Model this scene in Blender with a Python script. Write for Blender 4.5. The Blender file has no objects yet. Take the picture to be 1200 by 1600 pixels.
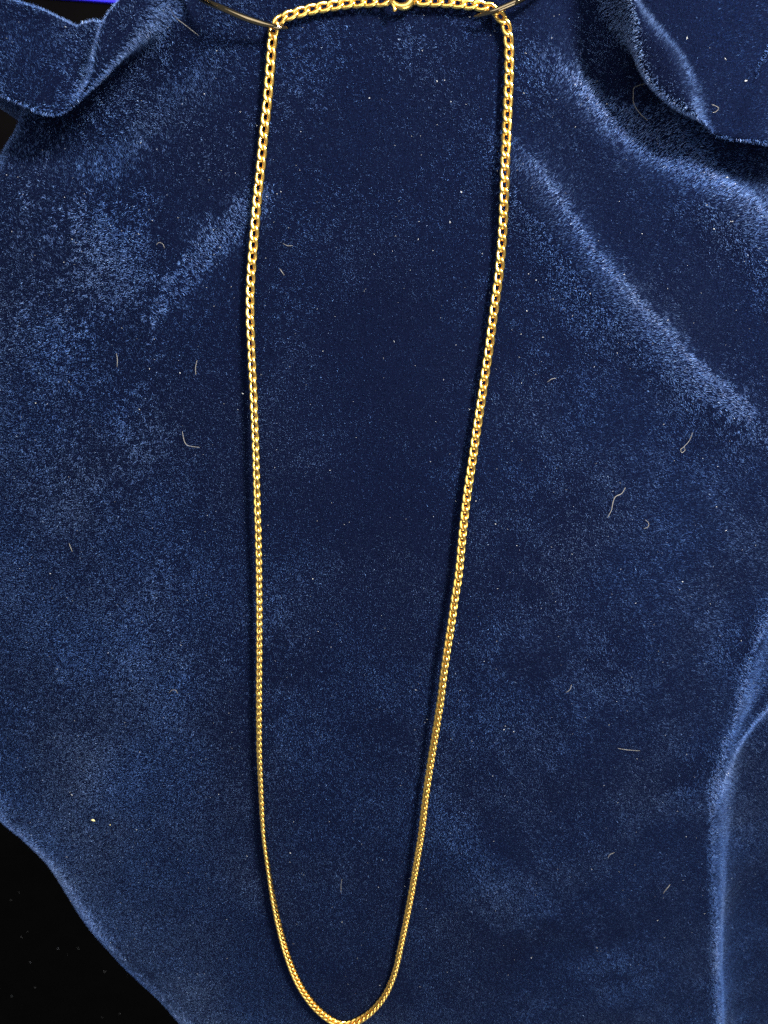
import bpy, math, random
import numpy as np
from mathutils import Vector, Matrix

random.seed(4)
rng = np.random.default_rng(7)
MM = 0.001
sc = bpy.context.scene
col = sc.collection

# ------------------------------------------------------------------ camera
TAU = math.radians(13.2)          # the cloth leans away from the lens towards its lower end
D0 = 0.198
FPX = 1600 * 26.0 / 36.0
CAM = np.array([0.0, math.sin(TAU) * D0, math.cos(TAU) * D0])
FWD = -np.array([0.0, math.sin(TAU), math.cos(TAU)])
UPV = np.array([0.0, math.cos(TAU), -math.sin(TAU)])
cd = bpy.data.cameras.new('camera')
cd.lens = 26.0
cd.sensor_width = 36.0
cd.sensor_fit = 'AUTO'
cd.clip_start = 0.005
cd.clip_end = 20.0
cd.dof.use_dof = True
cd.dof.focus_distance = 0.203
cd.dof.aperture_fstop = 22.0
cam = bpy.data.objects.new('camera', cd)
col.objects.link(cam)
cam.location = Vector(CAM)
cam.rotation_euler = (-TAU, 0, 0)
sc.camera = cam

# ------------------------------------------------------------------ world and lamps
w = bpy.data.worlds.new('World')
sc.world = w
w.use_nodes = True
bg = w.node_tree.nodes['Background']
bg.inputs['Color'].default_value = (0.85, 0.90, 1.0, 1)
bg.inputs['Strength'].default_value = 0.32


def area(name, loc, target, size, watts, colr, sizey=None):
    ld = bpy.data.lights.new(name, 'AREA')
    ld.energy = watts
    ld.color = colr
    ld.size = size
    if sizey:
        ld.shape = 'RECTANGLE'
        ld.size_y = sizey
    o = bpy.data.objects.new(name, ld)
    col.objects.link(o)
    o.location = loc
    d = Vector(target) - Vector(loc)
    o.rotation_euler = d.to_track_quat('-Z', 'Y').to_euler()
    return o


area('ceiling_lamp', (0.25, 0.29, 0.34), (0, 0.03, 0), 0.10, 10.5, (1.0, 0.97, 0.93))
area('ceiling_panel', (-0.10, 0.28, 0.66), (0, 0.03, 0), 0.55, 4.2, (0.96, 0.97, 1.0))
area('lower_chain_fill', (0.26, -0.48, 0.38), (0, -0.06, 0), 0.32, 2.4, (0.95, 0.97, 1.0))  # added fill with no real source, brightens the gold at the loop's lower end

sc.view_settings.view_transform = 'Standard'
sc.view_settings.look = 'None'
sc.view_settings.gamma = 1.0
sc.view_settings.exposure = 0.0
sc.cycles.max_bounces = 6
sc.cycles.use_denoising = False
sc.cycles.sample_clamp_indirect = 4.0


# ------------------------------------------------------------------ helpers
def at(px, py, z=0.0):
    """the point at height z (metres) that stands at a measured spot of the photograph"""
    r = FWD + np.array([(px - 600) / FPX, 0, 0]) + UPV * ((800 - py) / FPX)
    t = (z - CAM[2]) / r[2]
    return CAM + r * t


def bend(x, y):
    """the cloth curves down gently towards its lower end and its sides (millimetres)"""
    x, y = np.asarray(x, float), np.asarray(y, float)
    side = np.clip(np.abs(x - 2) - 22, 0, None)
    side = np.where(side < 60, side ** 2 / 3600.0, 1.0 + (side - 60) / 30.0)
    end = np.clip(-y, 0, None) / 110.0
    end = np.where(end < 1, end ** 2, 2 * end - 1)
    return -9.0 * end - 6.0 * side


def pl(pts, z=0.0):
    out = []
    for x, y in pts:
        q = at(x, y, z * MM)
        for _ in range(4):
            q = at(x, y, (z + float(bend(q[0] / MM, q[1] / MM))) * MM)
        out.append(q[:2] / MM)
    return np.array(out)


def signed(P, line):
    """signed distance (mm) to a polyline: positive on its left side; also the gradient direction"""
    best = np.full(len(P), 1e9)
    sgn = np.ones(len(P))
    gx = np.zeros(len(P))
    gy = np.zeros(len(P))
    tt = np.zeros(len(P))
    L = np.concatenate([[0], np.cumsum(np.hypot(*np.diff(line, axis=0).T))])
    for i in range(len(line) - 1):
        a, b = line[i], line[i + 1]
        ab = b - a
        l2 = ab @ ab
        t = ((P - a) @ ab) / l2
        lo = -40 if i == 0 else 0.0
        hi = 40 if i == len(line) - 2 else 1.0
        tc = np.clip(t, lo, hi)
        q = P - (a + tc[:, None] * ab)
        d = np.hypot(q[:, 0], q[:, 1])
        cr = ab[0] * (P[:, 1] - a[1]) - ab[1] * (P[:, 0] - a[0])
        m = d < best
        best[m] = d[m]
        s = np.where(cr >= 0, 1.0, -1.0)
        sgn[m] = s[m]
        n = math.sqrt(l2)
        gx[m] = -ab[1] / n
        gy[m] = ab[0] / n
        tt[m] = L[i] + tc[m] * n
    return best * sgn, gx, gy, tt / L[-1]


def smooth_line(pts, n=6):
    pts = np.asarray(pts, float)
    out = []
    m = len(pts)
    for i in range(m - 1):
        p0, p1, p2, p3 = pts[max(i - 1, 0)], pts[i], pts[i + 1], pts[min(i + 2, m - 1)]
        for k in range(n):
            t = k / n
            out.append(0.5 * ((2 * p1) + (-p0 + p2) * t + (2 * p0 - 5 * p1 + 4 * p2 - p3) * t * t
                              + (-p0 + 3 * p1 - 3 * p2 + p3) * t ** 3))
    out.append(pts[-1])
    return np.array(out)


def sstep(x, a, b):
    t = np.clip((x - a) / (b - a), 0, 1)
    return t * t * (3 - 2 * t)


class Noise:
    """cheap smooth 2-D value noise"""
    def __init__(self, seed):
        self.g = np.random.default_rng(seed).random((256, 256)) * 2 - 1

    def __call__(self, x, y):
        xi = np.floor(x).astype(int)
        yi = np.floor(y).astype(int)
        fx = x - xi
        fy = y - yi
        fx = fx * fx * (3 - 2 * fx)
        fy = fy * fy * (3 - 2 * fy)
        g = self.g
        a = g[xi % 256, yi % 256]
        b = g[(xi + 1) % 256, yi % 256]
        c = g[xi % 256, (yi + 1) % 256]
        d = g[(xi + 1) % 256, (yi + 1) % 256]
        return (a * (1 - fx) + b * fx) * (1 - fy) + (c * (1 - fx) + d * fx) * fy


N1, N2, N3, N4 = Noise(1), Noise(2), Noise(3), Noise(4)


def tag(o, label=None, cat=None, group=None, kind=None):
    if label:
        o['label'] = label
    if cat:
        o['category'] = cat
    if group:
        o['group'] = group
    if kind:
        o['kind'] = kind
    return o


def mesh_obj(name, verts, faces, m, parent=None, smooth=True):
    me = bpy.data.meshes.new(name)
    me.from_pydata([tuple(v) for v in verts], [], [tuple(f) for f in faces])
    me.materials.append(m)
    if smooth:
        me.polygons.foreach_set('use_smooth', [True] * len(me.polygons))
    me.update()
    o = bpy.data.objects.new(name, me)
    col.objects.link(o)
    if parent:
        o.parent = parent
    return o


def tube(path, radii, sides=10, closed=False, cap=True, squash=None):
    """tube along a 3-D path by parallel transport; returns verts, faces"""
    P = [Vector(p) for p in path]
    n = len(P)
    if not hasattr(radii, '__len__'):
        radii = [radii] * n
    T = []
    for i in range(n):
        if closed:
            t = P[(i + 1) % n] - P[i - 1]
        else:
            t = P[min(i + 1, n - 1)] - P[max(i - 1, 0)]
        T.append(t.normalized())
    ref = Vector((0, 0, 1))
    if abs(T[0].dot(ref)) > 0.9:
        ref = Vector((1, 0, 0))
    nv = (ref - T[0] * ref.dot(T[0])).normalized()
    V, F = [], []
    for i in range(n):
        if i:
            nv = (nv - T[i] * nv.dot(T[i])).normalized()
        bv = T[i].cross(nv)
        for k in range(sides):
            a = 2 * math.pi * k / sides
            off = nv * math.cos(a) * radii[i] + bv * math.sin(a) * radii[i]
            V.append(P[i] + off)
    rings = n if closed else n - 1
    for i in range(rings):
        j = (i + 1) % n
        for k in range(sides):
            k2 = (k + 1) % sides
            F.append((i * sides + k, i * sides + k2, j * sides + k2, j * sides + k))
    if not closed and cap:
        F.append(tuple(range(sides - 1, -1, -1)))
        F.append(tuple((n - 1) * sides + k for k in range(sides)))
    return V, F


def new_mat(name):
    m = bpy.data.materials.new(name)
    m.use_nodes = True
    return m, m.node_tree, m.node_tree.nodes['Principled BSDF']


def metal(name, c, rough, scale=900.0, bump=0.06):
    m, nt, b = new_mat(name)
    b.inputs['Base Color'].default_value = (*c, 1)
    b.inputs['Metallic'].default_value = 1.0
    tc = nt.nodes.new('ShaderNodeTexCoord')
    no = nt.nodes.new('ShaderNodeTexNoise')
    no.inputs['Scale'].default_value = scale
    no.inputs['Detail'].default_value = 3
    nt.links.new(tc.outputs['Object'], no.inputs['Vector'])
    mr = nt.nodes.new('ShaderNodeMapRange')
    mr.inputs['To Min'].default_value = rough * 0.7
    mr.inputs['To Max'].default_value = rough * 1.4
    nt.links.new(no.outputs['Fac'], mr.inputs['Value'])
    nt.links.new(mr.outputs['Result'], b.inputs['Roughness'])
    bp = nt.nodes.new('ShaderNodeBump')
    bp.inputs['Strength'].default_value = bump
    bp.inputs['Distance'].default_value = 0.0002
    nt.links.new(no.outputs['Fac'], bp.inputs['Height'])
    nt.links.new(bp.outputs['Normal'], b.inputs['Normal'])
    return m


GOLD = metal('polished_gold', (0.87, 0.545, 0.125), 0.21)
HOOK = metal('polished_brass', (0.17, 0.13, 0.075), 0.05, 300.0, 0.0)

# ------------------------------------------------------------------ cloth shape (all in millimetres)
L_E1 = smooth_line(pl([(-160, 70), (-60, 122), (0, 147), (40, 164), (75, 178), (105, 170), (150, 137), (200, 87),
                       (235, 45), (255, 5), (268, -50), (275, -140)], 8))[::-1]
L_E2 = smooth_line(pl([(40, 180), (60, 160), (95, 116), (130, 70), (160, 28), (188, -4), (215, -40), (245, -120)], 14))
L_BACK = smooth_line(pl([(-160, -50), (-60, -22), (0, -6), (50, 8), (80, 20), (110, 33), (121, 27), (140, 24),
                         (163, 27), (178, 15), (192, -8), (215, -45), (245, -130)], 9))
R_E1 = smooth_line(pl([(930, -140), (952, -40), (968, 20), (985, 80), (1010, 130), (1050, 170), (1095, 196), (1140, 212),
                       (1200, 222), (1290, 232)], 7))
R_E2 = smooth_line(pl([(940, -130), (985, -30), (1003, 2), (1030, 38), (1060, 74), (1087, 112), (1114, 152), (1137, 182),
                       (1165, 203), (1210, 216)], 13))
LEFT = smooth_line(pl([(40, 90), (22, 160), (10, 200), (0, 232), (-14, 300), (-30, 420), (-40, 700), (-34, 1000), (-16, 1190),
                       (0, 1272), (42, 1312), (84, 1354), (114, 1398), (152, 1456), (200, 1510), (246, 1553), (292, 1602), (380, 1705),
                       (480, 1850)]))
RIGHT = smooth_line(pl([(1128, 1800), (1122, 1600), (1117, 1450), (1112, 1300), (1122, 1205), (1148, 1115), (1172, 1030), (1200, 955),
                        (1245, 860), (1300, 760)]))
FORK = smooth_line(pl([(1118, 1235), (1140, 1172), (1170, 1130), (1215, 1085), (1270, 1040)], -6))
S1 = smooth_line(pl([(790, 225), (840, 300), (900, 385), (960, 462), (1020, 525), (1090, 592), (1170, 655)]))
S2 = smooth_line(pl([(840, 90), (900, 150), (960, 190), (1040, 235), (1100, 275), (1150, 320), (1200, 378), (1250, 450)]))
S3 = smooth_line(pl([(425, 300), (400, 328), (340, 385), (285, 440), (240, 505), (220, 560)]))
S8 = smooth_line(pl([(680, 1240), (740, 1310), (830, 1410), (920, 1470), (1020, 1530)]))


Y20, Y130 = pl([(600, 15)])[0][1], pl([(600, 125)])[0][1]


def cloth(P):
    """cloth point for each plan point P (n, 2): returns (n, 3), millimetres"""
    x, y = P[:, 0], P[:, 1]
    dx = np.zeros(len(P))
    dy = np.zeros(len(P))
    z = 0.7 * N1(x / 34 + 3, y / 38 + 9) + 0.22 * N2(x / 15, y / 17) + 0.06 * N3(x / 6, y / 6)
    z += bend(x, y)
    # soft creases
    d, _, _, t = signed(P, S1)
    z += 3.2 * np.exp(-(d / np.where(d > 0, 4.0, 8.0)) ** 2) * sstep(t, -0.1, 0.15) * (1 - sstep(t, 0.8, 1.2))
    d, _, _, t = signed(P, S2)
    z += 3.6 * np.exp(-(d / np.where(d > 0, 5.0, 8.0)) ** 2) * sstep(t, -0.1, 0.3)
    d, _, _, t = signed(P, S3)
    z += 0.7 * np.exp(-(d / 5.0) ** 2) * sstep(t, -0.1, 0.2) * (1 - sstep(t, 0.8, 1.1))
    d, _, _, t = signed(P, S8)
    z += 0.7 * np.exp(-(d / 7.0) ** 2) * sstep(t, -0.1, 0.2) * (1 - sstep(t, 0.8, 1.1))
    # left gather
    e1, gx, gy, _ = signed(P, L_E1)
    e1 = -e1
    gx, gy = -gx, -gy
    fl = 0.15 + 0.85 * sstep(-y, -Y20, -Y130)
    e1 = e1 - 2.6 * fl
    on = sstep(e1, -2.6, 2.6)
    zl = 9.0 * on - 5.5 * (0.35 + 0.65 * fl) * np.exp(-((e1 + 5.5) / np.where(e1 < -5.5, 9.0, 4.0)) ** 2)
    e2, _, _, t2 = signed(P, L_E2)
    e2 = np.where(t2 < 0, -np.abs(e2), e2)
    f2 = sstep(t2, 0.08, 0.5)
    zl += f2 * on * (4.5 * np.exp(-np.clip(-e2, 0, None) / 4.5) * (e2 < 0) + (e2 >= 0) * (4.5 - 8.0 * sstep(e2, 0.0, 2.5)))
    pocket = on * (e2 > 0)
    zl += pocket * (3.0 * np.exp(-((e1 - 26) / 6.0) ** 2))
    A = fl * 8.5 * np.exp(-(e1 / 2.5) ** 2 / 2) * (e1 / 2.5) * -1.0
    dx += gx * A
    dy += gy * A
    # right gather
    r1, gx, gy, _ = signed(P, R_E1)
    fr = 0.12 + 0.88 * sstep(-y, -Y20, -Y130)
    r1 = r1 - 2.4 * fr
    onr = sstep(r1, -2.6, 2.6)
    zr = 8.0 * onr - 5.0 * (0.3 + 0.7 * fr) * np.exp(-((r1 + 7.5) / 5.5) ** 2)
    r2, _, _, t2 = signed(P, R_E2)
    f2 = 1 - sstep(t2, 0.72, 0.98)
    zr += f2 * onr * (4.5 * np.exp(-np.clip(-r2, 0, None) / 5.0) * (r2 < 0) + (r2 >= 0) * (4.5 - 6.0 * sstep(r2, -0.8, 3.5)))
    A = fr * 8.2 * np.exp(-(r1 / 2.5) ** 2 / 2) * (r1 / 2.5) * -1.0
    dx += gx * A
    dy += gy * A
    z += zl + zr
    # the far edge behind the left gather
    b, _, _, _ = signed(P, L_BACK)
    b = np.clip(b, 0, None) * (y > Y130) * (x < -20)
    z -= np.minimum(b * b / 0.15, 9.0 * b)
    # the gathered flap hangs down past the left side
    h = np.clip(-106 - x, 0, None)
    z -= on * (x < -60) * np.minimum(h * h / 10.0, 3.0 * np.clip(h - 7.5, 0, None) + 5.6)
    # the sides fall away
    l, _, _, tl = signed(P, LEFT)
    l = np.clip(2.4 - l, 0, None) * (x < 20)
    R = 3.0 + 7.0 * sstep(tl, 0.3, 0.7)
    soft = np.minimum(l * l / (2 * R), 2.6 * np.clip(l - 1.3 * R, 0, None) + 0.85 * R)
    z -= soft * (1 - on)
    l, _, _, tr = signed(P, RIGHT)
    l = np.clip(0.4 - l, 0, None) * (x > 20)
    R = 1.8 + 2.6 * sstep(tr, 0.35, 0.75)
    fall = np.minimum(l * l / (2 * R), 2.2 * np.clip(l - 1.1 * R, 0, None) + 0.6 * R)
    deep = 13.0 - 7.0 * sstep(tr, 0.45, 0.85)
    z -= deep * (1 - np.exp(-fall / deep))
    f, _, _, tf = signed(P, FORK)
    z += 2.0 * np.exp(-(f / 2.8) ** 2) * sstep(tf, 0.05, 0.6)
    z = np.where(z < -292, -292 + 0.02 * (z + 292), z)
    return np.stack([x + dx, y + dy, z], 1)


def lean_amount(P):
    """how far the pile lies over at each plan point: brushed streaks lie flatter"""
    x, y = P[:, 0], P[:, 1]
    ax = np.abs(x)
    al, acr = 0.55 * ax - 0.83 * y, 0.83 * ax + 0.55 * y       # brushed outwards and down on both sides
    off = np.where(x > 0, 40.0, 0.0)
    m = 0.19 + 0.05 * N1(x / 16 + 50, y / 16) + 0.05 * N2(x / 6.5, y / 7 + 40) + 0.05 * N3(x / 2.6, y / 2.6)
    m += sstep(ax, 8, 40) * (0.13 * N4(acr / 7 + off, al / 26 + 7) + 0.10 * N1(acr / 2.6 + off, al / 11 + 31))

    def band(line, wid, amt, wl=None, t0=0.12, t1=0.88):
        d, _, _, t = signed(P, line)
        ww = np.where(d > 0, wid, wl or wid)
        return amt * np.exp(-(d / ww) ** 2) * sstep(t, -0.12, t0) * (1 - sstep(t, t1, 1.12))
    m += band(S1, 2.6, 1.9, 3.4, 0.2, 0.6) + band(S1, 5.5, 0.30, 5.5) - band(S1, 16.0, 0.07, 16.0)
    m += band(S2, 3.8, 1.5, 4.5, 0.3, 0.95) + band(S2, 11.0, 0.22, 14.0)
    m += band(S3, 3.6, 0.75, 4.4, 0.1, 0.25) + band(S3, 12, 0.12, 12, 0.1, 0.3)
    m += band(S8, 7.0, 0.25)
    m += band(LEFT, 4.0, 0.55, 4.0, 0.5, 0.95) + band(RIGHT, 1.9, 0.8, 1.9, 0.3, 0.9) + band(FORK, 2.4, 0.6)

    def patch(px, py, rx, ry, amt):
        c = pl([(px, py)])[0]
        return amt * np.exp(-((x - c[0]) / (rx * 0.17)) ** 2 - ((y - c[1]) / (ry * 0.19)) ** 2)
    m += patch(150, 480, 180, 330, 0.15) + patch(960, 700, 210, 300, 0.10) + patch(230, 250, 190, 130, 0.22) + patch(90, 350, 70, 70, 0.22) + patch(60, 620, 150, 200, 0.06)
    m += patch(600, 150, 190, 170, 0.07) + patch(670, 45, 110, 35, 0.30) + patch(925, 80, 35, 70, 0.25) + patch(20, 1120, 60, 130, 0.25)
    m += patch(480, 110, 60, 80, 0.10) + patch(1150, 620, 60, 60, 0.2) + patch(860, 560, 200, 260, 0.04)
    m -= patch(555, 850, 165, 480, 0.17) + patch(240, 1300, 230, 260, 0.13) - patch(560, 1250, 160, 260, 0.06)
    m -= 0.10 * sstep(-y, 55, 115)
    return np.clip(m, 0.04, 1.5)


# ------------------------------------------------------------------ table below
def dark_table():
    m, nt, b = new_mat('dark_table_top')
    tc = nt.nodes.new('ShaderNodeTexCoord')
    no = nt.nodes.new('ShaderNodeTexNoise')
    no.inputs['Scale'].default_value = 60
    no.inputs['Detail'].default_value = 8
    nt.links.new(tc.outputs['Object'], no.inputs['Vector'])
    cr = nt.nodes.new('ShaderNodeValToRGB')
    cr.color_ramp.elements[0].color = (0.0008, 0.0007, 0.0007, 1)
    cr.color_ramp.elements[1].color = (0.003, 0.0022, 0.0022, 1)
    nt.links.new(no.outputs['Fac'], cr.inputs['Fac'])
    nt.links.new(cr.outputs['Color'], b.inputs['Base Color'])
    b.inputs['Roughness'].default_value = 0.85
    b.inputs['Specular IOR Level'].default_value = 0.03
    z = -0.300
    o = mesh_obj('tabletop', [(-0.6, -0.6, z), (0.6, -0.6, z), (0.6, 0.6, z), (-0.6, 0.6, z)], [(0, 1, 2, 3)], m, smooth=False)
    tag(o, kind='structure')


dark_table()

# ------------------------------------------------------------------ velvet cloth
STEP = 0.66
us = np.arange(-190, 165.01, STEP)
vs = np.arange(-250, 160.01, STEP)
GU, GV = np.meshgrid(us, vs)
GP = np.stack([GU.ravel(), GV.ravel()], 1)
CP = cloth(GP) * MM
nu, nv_ = len(us), len(vs)
idx = np.arange(nu * nv_).reshape(nv_, nu)
quads = np.stack([idx[:-1, :-1], idx[:-1, 1:], idx[1:, 1:], idx[1:, :-1]], -1).reshape(-1, 4)


def fast_mesh(name, V, F, m, smooth):
    k = F.shape[1]
    me = bpy.data.meshes.new(name)
    me.vertices.add(len(V))
    me.vertices.foreach_set('co', np.ascontiguousarray(V, np.float32).ravel())
    me.loops.add(F.size)
    me.loops.foreach_set('vertex_index', np.ascontiguousarray(F, np.int32).ravel())
    me.polygons.add(len(F))
    me.polygons.foreach_set('loop_start', np.arange(0, F.size, k, dtype=np.int32))
    me.polygons.foreach_set('loop_total', np.full(len(F), k, np.int32))
    me.polygons.foreach_set('use_smooth', np.full(len(F), smooth))
    me.materials.append(m)
    me.update()
    o = bpy.data.objects.new(name, me)
    col.objects.link(o)
    return o


mb, nt, b = new_mat('velvet_backing')
tc = nt.nodes.new('ShaderNodeTexCoord')
no = nt.nodes.new('ShaderNodeTexNoise')
no.inputs['Scale'].default_value = 2500
no.inputs['Detail'].default_value = 4
nt.links.new(tc.outputs['Object'], no.inputs['Vector'])
cr = nt.nodes.new('ShaderNodeValToRGB')
cr.color_ramp.elements[0].color = (0.0010, 0.0016, 0.0058, 1)
cr.color_ramp.elements[1].color = (0.003, 0.0050, 0.0165, 1)
nt.links.new(no.outputs['Fac'], cr.inputs['Fac'])
nt.links.new(cr.outputs['Color'], b.inputs['Base Color'])
b.inputs['Roughness'].default_value = 0.9
b.inputs['Specular IOR Level'].default_value = 0.0
b.inputs['Sheen Weight'].default_value = 0.12
b.inputs['Sheen Roughness'].default_value = 0.35
b.inputs['Sheen Tint'].default_value = (0.25, 0.4, 0.9, 1)

velvet = fast_mesh('velvet_cloth', CP, quads, mb, True)
tag(velvet, 'navy blue velvet cloth with gathered folds spread under the gold chain', 'cloth')

# pile: short leaning fibres standing on the cloth, one mesh
mp, nt, b = new_mat('velvet_pile')
an = nt.nodes.new('ShaderNodeAttribute')
an.attribute_name = 'tone'
cr = nt.nodes.new('ShaderNodeValToRGB')
e = cr.color_ramp.elements
e[0].position = 0.0
e[0].color = (0.013, 0.026, 0.088, 1)
e[1].position = 1.0
e[1].color = (0.42, 0.55, 0.80, 1)  # pale end of the ramp, for the painted glints
x = e.new(0.55)
x.color = (0.053, 0.118, 0.335, 1)
x = e.new(0.90)
x.color = (0.14, 0.29, 0.62, 1)
nt.links.new(an.outputs['Fac'], cr.inputs['Fac'])
tc = nt.nodes.new('ShaderNodeTexCoord')
no = nt.nodes.new('ShaderNodeTexNoise')              # uneven dye: some areas greyer
no.inputs['Scale'].default_value = 28
no.inputs['Detail'].default_value = 3
nt.links.new(tc.outputs['Object'], no.inputs['Vector'])
mr = nt.nodes.new('ShaderNodeMapRange')
mr.inputs['From Min'].default_value = 0.42
mr.inputs['From Max'].default_value = 0.68
mr.inputs['To Max'].default_value = 0.40
nt.links.new(no.outputs['Fac'], mr.inputs['Value'])
hs = nt.nodes.new('ShaderNodeHueSaturation')
hs.inputs['Hue'].default_value = 0.485
hs.inputs['Saturation'].default_value = 0.62
hs.inputs['Value'].default_value = 0.85
nt.links.new(mr.outputs['Result'], hs.inputs['Fac'])
nt.links.new(cr.outputs['Color'], hs.inputs['Color'])
nt.links.new(hs.outputs['Color'], b.inputs['Base Color'])
b.inputs['Roughness'].default_value = 0.5
b.inputs['Specular IOR Level'].default_value = 0.4

NF = 1900000
c = CP.reshape(nv_, nu, 3)
e1 = c[:-1, 1:] - c[:-1, :-1]
e2 = c[1:, :-1] - c[:-1, :-1]
fn = np.cross(e1, e2).reshape(-1, 3)
ar = np.linalg.norm(fn, axis=1)
ctr = c[:-1, :-1].reshape(-1, 3)
# only where the lens (or one a step aside) could see it
rel = ctr - CAM
dep = rel @ FWD
qx = rel[:, 0] / dep * FPX
qy = (rel @ UPV) / dep * FPX
see = (np.abs(qx) < 680) & (np.abs(qy) < 880) & (dep > 0.02) & (ctr[:, 2] > -0.085)
wgt = ar * see
cdf = np.cumsum(wgt)
fi = np.searchsorted(cdf, rng.random(NF) * cdf[-1])
fi = np.clip(fi, 0, len(ctr) - 1)
a_, b_ = rng.random(NF), rng.random(NF)
row, cl_ = fi // (nu - 1), fi % (nu - 1)
P00, P10, P01, P11 = c[row, cl_], c[row, cl_ + 1], c[row + 1, cl_], c[row + 1, cl_ + 1]
root = (P00 * ((1 - a_) * (1 - b_))[:, None] + P10 * (a_ * (1 - b_))[:, None]
        + P01 * ((1 - a_) * b_)[:, None] + P11 * (a_ * b_)[:, None])
nrm = fn[fi] / (ar[fi][:, None] + 1e-12)
plan = np.stack([us[cl_] + a_ * STEP, vs[row] + b_ * STEP], 1)
LG = lean_amount(GP).reshape(nv_, nu)
lm = (LG[row, cl_] * (1 - a_) * (1 - b_) + LG[row, cl_ + 1] * a_ * (1 - b_)
      + LG[row + 1, cl_] * (1 - a_) * b_ + LG[row + 1, cl_ + 1] * a_ * b_)
tuft = N4(plan[:, 0] / 0.75, plan[:, 1] / 0.75)
lm *= np.exp(0.32 * tuft + 0.22 * N2(plan[:, 0] / 1.7, plan[:, 1] / 1.7))
ang = math.radians(-60) + 2.2 * N4(plan[:, 0] / 22, plan[:, 1] / 22) + 0.6 * N1(plan[:, 0] / 5, plan[:, 1] / 5) + 1.3 * N3(plan[:, 0] / 0.8, plan[:, 1] / 0.8) + rng.normal(0, 0.35, NF)
lv = np.stack([np.cos(ang), np.sin(ang), np.zeros(NF)], 1)
aw = plan - np.array([0.0, 45.0])
aw /= np.linalg.norm(aw, axis=1)[:, None] + 1e-9
lay = sstep(lm, 0.45, 1.0)[:, None]                     # where it is brushed flat it lies outwards
lv[:, :2] = lv[:, :2] * (1 - 0.8 * lay) + aw * 0.8 * lay
lv -= nrm * (lv * nrm).sum(1)[:, None]
lv /= np.linalg.norm(lv, axis=1)[:, None] + 1e-9
stray = rng.random(NF) < 0.012
lm = lm * np.exp(rng.normal(0, 0.22, NF)) + stray * rng.random(NF) * 1.2
slope = np.clip(0.80 * (45 - plan[:, 1]) / 200, 0.10, 0.75)          # the pile is brushed up towards the clasp
dirn = nrm + lv * lm[:, None] + np.stack([-plan[:, 0] / 200 * 0.3, slope, 0 * slope], 1) + rng.normal(0, 0.09, (NF, 3))
dirn /= np.linalg.norm(dirn, axis=1)[:, None]
ln = 0.78 * MM * rng.uniform(0.65, 1.25, NF)
sd = np.cross(dirn, rng.normal(0, 1, (NF, 3)))
sd /= np.linalg.norm(sd, axis=1)[:, None] + 1e-9
wd = 0.046 * MM * rng.uniform(0.7, 1.3, NF)
root = root - nrm * (0.1 * MM)
V = np.empty((NF, 3, 3), np.float32)
V[:, 0] = root - sd * wd[:, None]
V[:, 1] = root + sd * wd[:, None]
V[:, 2] = root + dirn * ln[:, None]
pile = fast_mesh('pile', V.reshape(-1, 3), np.arange(NF * 3).reshape(NF, 3), mp, False)
tone = np.clip(rng.beta(2.0, 2.2, NF) * 0.9, 0, 0.9)
gl = rng.random(NF) < 0.004  # a random few fibres get pale colour: glints painted into the pile
tone[gl] = rng.uniform(0.9, 1.0, gl.sum())
at_ = pile.data.attributes.new('tone', 'FLOAT', 'FACE')
at_.data.foreach_set('value', tone.astype(np.float32))
pile.parent = velvet
tag(pile, kind='stuff')


def height(px, py, off):
    """point `off` mm above the cloth that shows at a measured spot"""
    z = 0.0
    for _ in range(5):
        p = at(px, py, z)
        z = (cloth(np.array([[p[0] / MM, p[1] / MM]]))[0, 2] + off) * MM
    return at(px, py, z)


# ------------------------------------------------------------------ necklace
# measured centre line: x, y in the photograph, height above cloth (mm), roll of the flat links (degrees)
PATH_L = [(607, 2, 2.2, 0), (585, 2.5, 2.0, 0), (555, 4, 1.9, 0), (530, 7, 1.9, 0), (505, 11, 2.0, 0), (480, 16, 2.1, 0), (458, 22, 2.3, 5), (441, 29, 2.4, 8),
          (431, 39, 2.3, 5), (427, 52, 2.0, 0), (425, 67, 1.9, 0), (422, 107, 1.8, 0), (417.5, 160, 1.8, 0), (412, 210, 1.8, 0), (407.5, 260, 1.8, 0),
          (402, 310, 1.8, 0), (397, 370, 1.9, 0), (393, 419, 2.0, 3), (391, 460, 2.2, 9), (391, 500, 2.5, 14), (393, 549, 2.9, 24),
          (395.5, 600, 3.2, 30), (397.5, 650, 3.5, 36), (399.5, 700, 3.8, 39), (401, 750, 3.9, 42), (402.5, 800, 3.9, 43), (404, 850, 3.8, 45), (405, 900, 3.6, 46), (405.5, 1000, 3.3, 48),
          (405, 1100, 3.0, 50), (405.5, 1170, 2.8, 55), (407.5, 1220, 2.6, 58), (411.5, 1299, 2.4, 70), (417, 1342, 2.3, 80), (425, 1393, 2.2, 98),
          (435, 1442, 2.1, 118), (449, 1493, 2.0, 130), (466, 1535, 2.0, 136), (488, 1568, 2.0, 136), (513, 1591, 2.0, 136), (537, 1601, 2.1, 136)]
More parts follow.
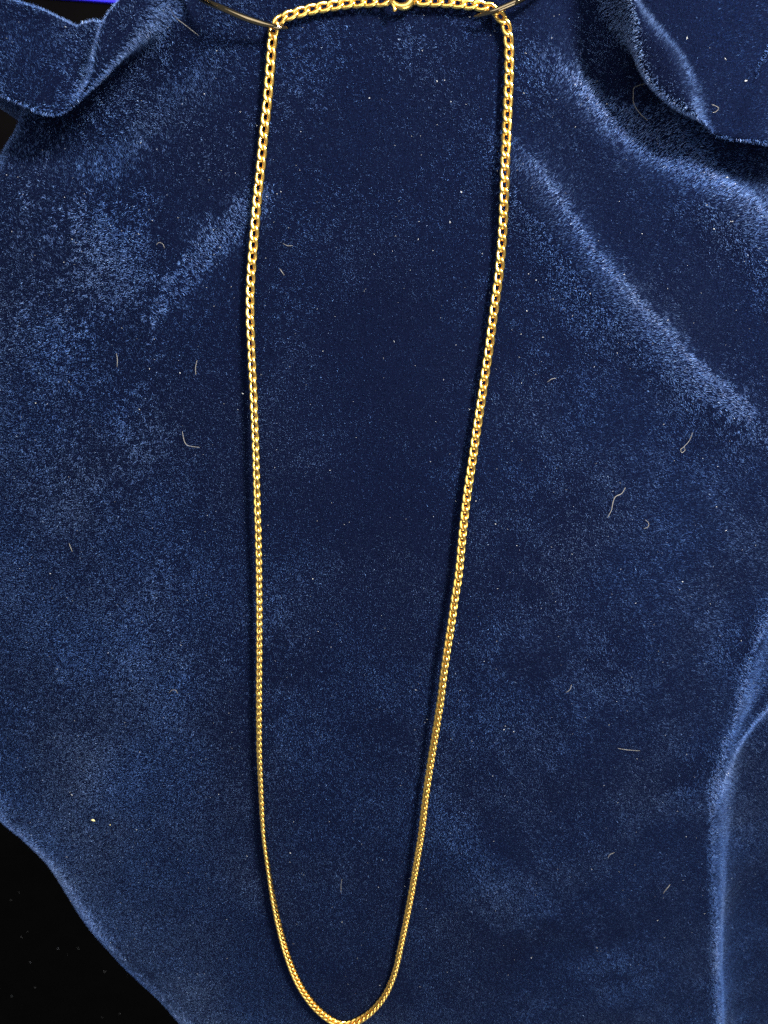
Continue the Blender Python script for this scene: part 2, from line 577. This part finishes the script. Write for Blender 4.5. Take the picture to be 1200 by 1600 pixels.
PATH_R = [(561, 1594, 2.1, 130), (584, 1577, 2.0, 117), (604, 1551, 2.1, 115), (618, 1516, 2.2, 117), (627, 1476, 2.3, 122), (636, 1433, 2.4, 126),
          (645, 1385, 2.5, 131), (653, 1337, 2.7, 133), (659, 1300, 2.9, 133), (666, 1240, 3.1, 133), (675, 1180, 3.3, 138), (682, 1137, 3.5, 138), (689, 1092, 3.6, 138),
          (694, 1050, 3.6, 138), (700, 1009, 3.6, 140), (706, 970, 3.5, 142), (711, 934, 3.4, 144), (717, 896, 3.3, 148), (724, 823, 3.1, 154), (730.5, 769, 2.8, 160),
          (738, 720, 2.6, 165), (745, 671, 2.4, 170), (752.5, 622, 2.2, 175), (758.5, 581, 2.1, 180), (764, 546, 2.0, 180), (770, 498, 1.9, 180), (775.5, 459, 1.9, 180), (780, 425, 1.8, 180),
          (783, 393, 1.8, 180), (786, 350, 1.8, 180), (788, 300, 1.8, 180), (789.5, 250, 1.8, 180), (792, 200, 1.8, 180), (794, 150, 1.8, 180), (795.5, 110, 1.8, 180), (795.5, 80, 1.8, 176), (794, 58, 2.0, 166),
          (790, 39, 2.2, 162), (781, 25, 2.3, 170), (770, 15, 2.2, 180), (751, 9, 2.1, 180), (735, 7, 2.0, 180), (717, 5, 2.0, 180), (700, 3, 2.0, 180), (680, 2, 2.0, 180), (650, 1, 2.2, 180)]
ctrl = PATH_L + PATH_R
pts = np.array([list(height(x, y, h)) + [math.radians(r)] for x, y, h, r in ctrl])
fine = smooth_line(pts, 24)
seg = np.linalg.norm(np.diff(fine[:, :3], axis=0), axis=1)
arc = np.concatenate([[0], np.cumsum(seg)])
PITCH = 2.62 * MM
RW = 0.455
A_ = (2.62 + 2 * RW) / 2
B_ = 0.80


def link_mesh():
    NS, NK = 26, 10
    ph = math.radians(-44)
    path = []
    for i in range(NS):
        t = 2 * math.pi * i / NS
        cx = math.copysign(abs(math.cos(t)) ** 0.92, math.cos(t))
        sy = math.sin(t)
        tw = ph * math.cos(t)
        path.append(Vector((A_ * cx, B_ * sy * math.cos(tw), B_ * sy * math.sin(tw) * 0.95)))
    V, F = tube(path, RW, NK, closed=True)
    zc = 0.66
    out = []
    for v in V:
        z = v.z
        if abs(z) > zc:
            z = math.copysign(zc + (abs(z) - zc) * 0.12, z)      # diamond-cut flats
        out.append((v.x * MM, v.y * MM, z * MM))
    me = bpy.data.meshes.new('link')
    me.from_pydata(out, [], F)
    me.materials.append(GOLD)
    me.polygons.foreach_set('use_smooth', [True] * len(me.polygons))
    me.update()
    return me


neck = bpy.data.objects.new('gold_necklace', None)
neck.empty_display_size = 0.01
col.objects.link(neck)
neck.location = Vector(height(600, 800, 0.0))
tag(neck, 'long gold curb chain necklace with lobster clasp laid in a loop on velvet', 'necklace')
NINV = Matrix.Translation(-neck.location)

LM = link_mesh()
# slack links slide closer together towards the lower end of the loop
ypix = np.interp(np.linspace(0, len(ctrl) - 1, len(fine)), np.arange(len(ctrl)), [q[1] for q in ctrl])
dens = 1.0 + 0.22 * sstep(ypix, 450, 1150)
cnt = np.concatenate([[0], np.cumsum(seg / PITCH * (dens[1:] + dens[:-1]) / 2)])
nl = int(cnt[-1])
print('links', nl, 'length mm', arc[-1] / MM)
first = None
for i in range(nl):
    s = float(np.interp(i + (cnt[-1] - nl + 1) / 2, cnt, arc))
    p = np.array([np.interp(s, arc, fine[:, k]) for k in range(4)])
    qa = np.array([np.interp(s - PITCH * .5, arc, fine[:, k]) for k in range(3)])
    qb = np.array([np.interp(s + PITCH * .5, arc, fine[:, k]) for k in range(3)])
    tx = Vector(qb - qa).normalized()
    up = Vector((0, 0, 1))
    ty = up.cross(tx).normalized()
    tz = tx.cross(ty)
    M = Matrix((tx, ty, tz)).transposed().to_4x4()
    roll = p[3] + random.gauss(0, 0.045)
    M = Matrix.Translation(Vector(p[:3])) @ M @ Matrix.Rotation(random.gauss(0, 0.02), 4, 'Z') @ Matrix.Rotation(roll, 4, 'X')
    if first is None:
        o = first = bpy.data.objects.new('link', LM)
    else:
        o = first.copy()
    col.objects.link(o)
    o.parent = neck
    o.matrix_basis = NINV @ M


def part(name, V, F, m, parent=neck):
    o = mesh_obj(name, [NINV @ Vector(v) for v in V], F, m, parent)
    return o


def ring(c, rx, ry, r, tilt=0.0, n=28, sides=10):
    path = []
    for i in range(n):
        t = 2 * math.pi * i / n
        v = Vector((rx * math.cos(t), ry * math.sin(t) * math.cos(tilt), ry * math.sin(t) * math.sin(tilt)))
        path.append(Vector(c) + v * MM)
    return tube(path, r * MM, sides, closed=True)


# lobster clasp with its two rings
cl = Vector(height(628, -3, 2.6))
V, F = ring(Vector(height(597, 0, 2.3)), 1.9, 1.05, 0.36, 0.25)
part('jump_ring', V, F, GOLD)
V, F = ring(Vector(height(649, -2, 2.3)), 1.2, 1.0, 0.34, 0.8)
part('jump_ring', V, F, GOLD)
body, rad = [], []
for k in range(34):
    t = k / 33
    a = math.radians(200 + 318 * t)
    rx, ry = 2.25, 1.75
    body.append(cl + Vector((rx * math.cos(a), ry * math.sin(a), 0.15 * math.sin(2 * a))) * MM)
    rad.append((0.50 + 0.45 * math.sin(math.pi * min(1, t * 1.15)) ** 1.3) * MM)
V, F = tube(body, rad, 12)
part('clasp_body', V, F, GOLD)
lev = [Vector(height(609, 1, 3.0)), Vector(height(613, 6, 3.3)), Vector(height(616, 12, 3.4)), Vector(height(617, 18, 3.2))]
lev = smooth_line(np.array([list(v) for v in lev]), 4)
V, F = tube(lev, [0.40 * MM] * (len(lev) - 4) + [0.45 * MM, 0.5 * MM, 0.52 * MM, 0.46 * MM], 10)
part('clasp_lever', V, F, GOLD)


# ------------------------------------------------------------------ the two pins that hold the chain
def pin(spots, radii, label):
    P3 = np.array([list(height(x, y, h)) for x, y, h in spots])
    n = 8
    P3 = smooth_line(P3, n)
    rr = np.interp(np.linspace(0, 1, len(P3)), np.linspace(0, 1, len(radii)), radii) * MM
    o0 = Vector(P3[-1])
    V, F = tube(P3, list(rr), 16)
    o = mesh_obj('curved_pin', [Vector(v) - o0 for v in V], F, HOOK)
    o.location = o0
    tag(o, label, 'pin', 'pins holding the chain to the cloth')


pin([(270, -40, 1.0), (292, -18, 4.0), (320, 1, 5.2), (350, 14, 5.4), (380, 27, 5.0), (408, 36.5, 4.4), (432, 42, 3.8), (446, 44, 3.0), (452, 44.5, 2.2)],
    [0.5, 0.62, 0.66, 0.70, 0.72, 0.66, 0.52, 0.36, 0.12],
    'curved polished pin over the left bend of the chain, its point turned right')
pin([(880, -40, 1.0), (850, -20, 4.0), (812, 0, 5.2), (795, 8, 5.2), (778, 15, 4.9), (762, 20.5, 4.2), (748, 24.5, 3.0), (740, 26, 2.2)],
    [0.5, 0.62, 0.68, 0.66, 0.62, 0.52, 0.38, 0.16],
    'straighter polished pin over the right bend of the chain, its point turned left')


# ------------------------------------------------------------------ blue folder beyond the cloth
def blue_folder():
    m, nt, b = new_mat('blue_plastic')
    b.inputs['Base Color'].default_value = (0.03, 0.02, 0.85, 1)
    b.inputs['Roughness'].default_value = 0.35
    zt = -0.2968
    a = at(66, -5, zt)
    c = at(200, 5.5, zt)
    ax = Vector(c - a)
    ax.z = 0
    L = ax.length
    ax.normalize()
    ay = Vector((-ax.y, ax.x, 0))
    import bmesh
    bm = bmesh.new()
    bmesh.ops.create_cube(bm, size=1)
    bmesh.ops.scale(bm, vec=(L + 0.10, 0.08, 0.003), verts=bm.verts)
    bmesh.ops.bevel(bm, geom=list(bm.edges), offset=0.0008, segments=3, affect='EDGES', profile=0.6)
    me = bpy.data.meshes.new('blue_folder')
    bm.to_mesh(me)
    bm.free()
    me.materials.append(m)
    o = bpy.data.objects.new('blue_folder', me)
    col.objects.link(o)
    mid = Vector((a + c) / 2) + ay * 0.04
    mid.z = zt - 0.0015
    o.matrix_world = Matrix.Translation(mid) @ Matrix((ax, ay, Vector((0, 0, 1)))).transposed().to_4x4()
    tag(o, 'bright blue plastic folder on the dark table beyond the cloth', 'folder')


blue_folder()

# ------------------------------------------------------------------ lint and dust
def plain(name, c, rough=0.7):
    m, nt, b = new_mat(name)
    tc = nt.nodes.new('ShaderNodeTexCoord')
    no = nt.nodes.new('ShaderNodeTexNoise')
    no.inputs['Scale'].default_value = 1500
    nt.links.new(tc.outputs['Object'], no.inputs['Vector'])
    cr = nt.nodes.new('ShaderNodeValToRGB')
    cr.color_ramp.elements[0].color = (c[0] * .6, c[1] * .6, c[2] * .6, 1)
    cr.color_ramp.elements[1].color = (*c, 1)
    nt.links.new(no.outputs['Fac'], cr.inputs['Fac'])
    nt.links.new(cr.outputs['Color'], b.inputs['Base Color'])
    b.inputs['Roughness'].default_value = rough
    return m


LINT = plain('pale_lint', (0.20, 0.19, 0.165))
DUST = plain('pale_dust', (0.45, 0.46, 0.45))
FLAKE = plain('yellow_flake', (0.85, 0.72, 0.30), 0.4)

lint = [
    ([(182, 552), (184, 562), (183, 574)], .09, 'short pale lint hair standing straight, left of the chain below the left crease'),
    ([(308, 563), (306, 574), (306, 586)], .10, 'short upright pale lint hair close to the left strand of the chain'),
    ([(285, 674), (288, 688), (294, 696), (312, 699)], .10, 'hooked pale lint hair shaped like an L, left of the left strand'),
    ([(1082, 676), (1077, 688), (1068, 698), (1063, 702), (1065, 707), (1070, 703), (1068, 698)], .09, 'pale lint hair with a tiny loop at its lower end'),
    ([(977, 762), (971, 771), (961, 776), (957, 786), (955, 797), (949, 809)], .13, 'long wavy pale lint hair, the boldest on the right of the cloth'),
    ([(1008, 812), (1013, 817), (1012, 823), (1006, 826)], .09, 'small pale lint hair curled like a bracket below the long wavy one'),
    ([(1007, 131), (991, 137), (989, 150), (990, 163), (1000, 178), (1012, 188)], .08, 'thin long lint hair hanging bent beside the dark hollow of the right fold'),
    ([(244, 383), (249, 379), (255, 382), (257, 388)], .08, 'faint arched lint hair under the left fold, below the bright nap'),
    ([(1112, 163), (1122, 169), (1118, 175), (1113, 176)], .09, 'small hooked lint hair lying on the roll of the right fold'),
    ([(965, 1169), (980, 1171), (1000, 1173)], .08, 'straight level pale lint hair right of the right strand'),
    ([(950, 1341), (952, 1335), (960, 1332)], .09, 'small bent lint hair left of the lower right ridge'),
    ([(1036, 1396), (1041, 1388), (1047, 1382)], .12, 'short thick slanting lint hair near the lower right ridge'),
    ([(884, 1082), (890, 1077), (893, 1070)], .10, 'short slanting lint hair right of the right strand, halfway down'),
    ([(264, 1083), (269, 1078), (275, 1078), (278, 1084)], .08, 'small arched lint hair on the dark cloth left of the left strand'),
    ([(262, 8), (275, 28), (290, 40), (311, 56)], .06, 'fine long pale hair in the top left beside the left fold'),
    ([(534, 1374), (533, 1384), (533, 1396)], .07, 'faint upright lint hair inside the loop near its lower end'),
    ([(108, 849), (111, 855), (113, 862)], .10, 'short thick lint hair near the left side of the cloth'),
    ([(855, 597), (862, 592), (869, 591)], .09, 'short forked looking lint hair right of the right strand below the bright streak'),
    ([(442, 380), (449, 384), (457, 384)], .07, 'fine short lint hair just inside the left strand near its top'),
    ([(437, 420), (440, 424), (444, 430)], .10, 'short bright slanting lint hair just inside the left strand'),
]
for spots, r, label in lint:
    P3 = smooth_line(np.array([list(height(x, y, 1.15)) for x, y in spots]), 5)
    P3[:, 2] += np.sin(np.linspace(0, math.pi, len(P3))) * 0.25 * MM
    o0 = Vector(P3[0])
    rr = (0.55 + 0.45 * np.sin(np.linspace(0.2, math.pi - 0.2, len(P3)))) * r * 0.72 * MM
    V, F = tube(P3, list(rr), 6)
    o = mesh_obj('lint_hair', [Vector(v) - o0 for v in V], F, LINT)
    o.location = o0
    tag(o, label, 'lint', 'stray lint on the velvet')


def blob(c, r, seed, sx=1.0, ang=0.0):
    rr = random.Random(seed)
    base = [(1, 0, 0), (-1, 0, 0), (0, 1, 0), (0, -1, 0), (0, 0, 1), (0, 0, -1)]
    V = []
    for v in base:
        k = r * rr.uniform(0.7, 1.2)
        x, y = v[0] * k * sx, v[1] * k
        V.append((c[0] + x * math.cos(ang) - y * math.sin(ang), c[1] + x * math.sin(ang) + y * math.cos(ang), c[2] + v[2] * k * 0.6))
    F = [(0, 2, 4), (2, 1, 4), (1, 3, 4), (3, 0, 4), (2, 0, 5), (1, 2, 5), (3, 1, 5), (0, 3, 5)]
    return V, F


for (px, py), r, sx, label in [((145.5, 1282), 0.42, 1.6, 'bright yellow flake on the dark cloth in the lower left'),
                               ((172, 1289), 0.2, 1.0, 'tiny pale crumb just right of the bright yellow flake')]:
    c0 = Vector(height(px, py, 1.2))
    V, F = blob((0, 0, 0), r * MM, int(px), sx, -0.3)
    o = mesh_obj('yellow_flake', V, F, FLAKE, smooth=False)
    o.location = c0
    tag(o, label, 'flake', 'yellow flakes on the velvet')

# dust: nobody could count it
n = 650
VV, FF = [], []
px = rng.uniform(-20, 1220, n)
py = rng.uniform(-20, 1620, n)
pp = np.array([at(a, b) for a, b in zip(px, py)])
cp = cloth(pp[:, :2] / MM) * MM
for i in range(n):
    if cp[i, 2] < -0.03:
        continue
    big = random.random() < 0.10
    r = (random.uniform(0.10, 0.17) if big else random.uniform(0.04, 0.09)) * MM
    V, F = blob((cp[i, 0], cp[i, 1], cp[i, 2] + random.uniform(0.8, 1.2) * MM), r, i, random.choice([1, 1, 1.4, 2.5]), random.uniform(0, 6.28))
    k = len(VV)
    VV += V
    FF += [tuple(a + k for a in f) for f in F]
for i in range(22):                                     # a few on the dark table too
    q = at(rng.uniform(-10, 240), rng.uniform(1330, 1620), -0.2994)
    V, F = blob(q, random.uniform(0.15, 0.40) * MM, 5000 + i, 1.3, random.uniform(0, 6))
    k = len(VV)
    VV += V
    FF += [tuple(a + k for a in f) for f in F]
o = mesh_obj('dust_specks', VV, FF, DUST, smooth=False)
tag(o, 'pale dust specks scattered over the blue velvet and the dark table', 'dust', kind='stuff')
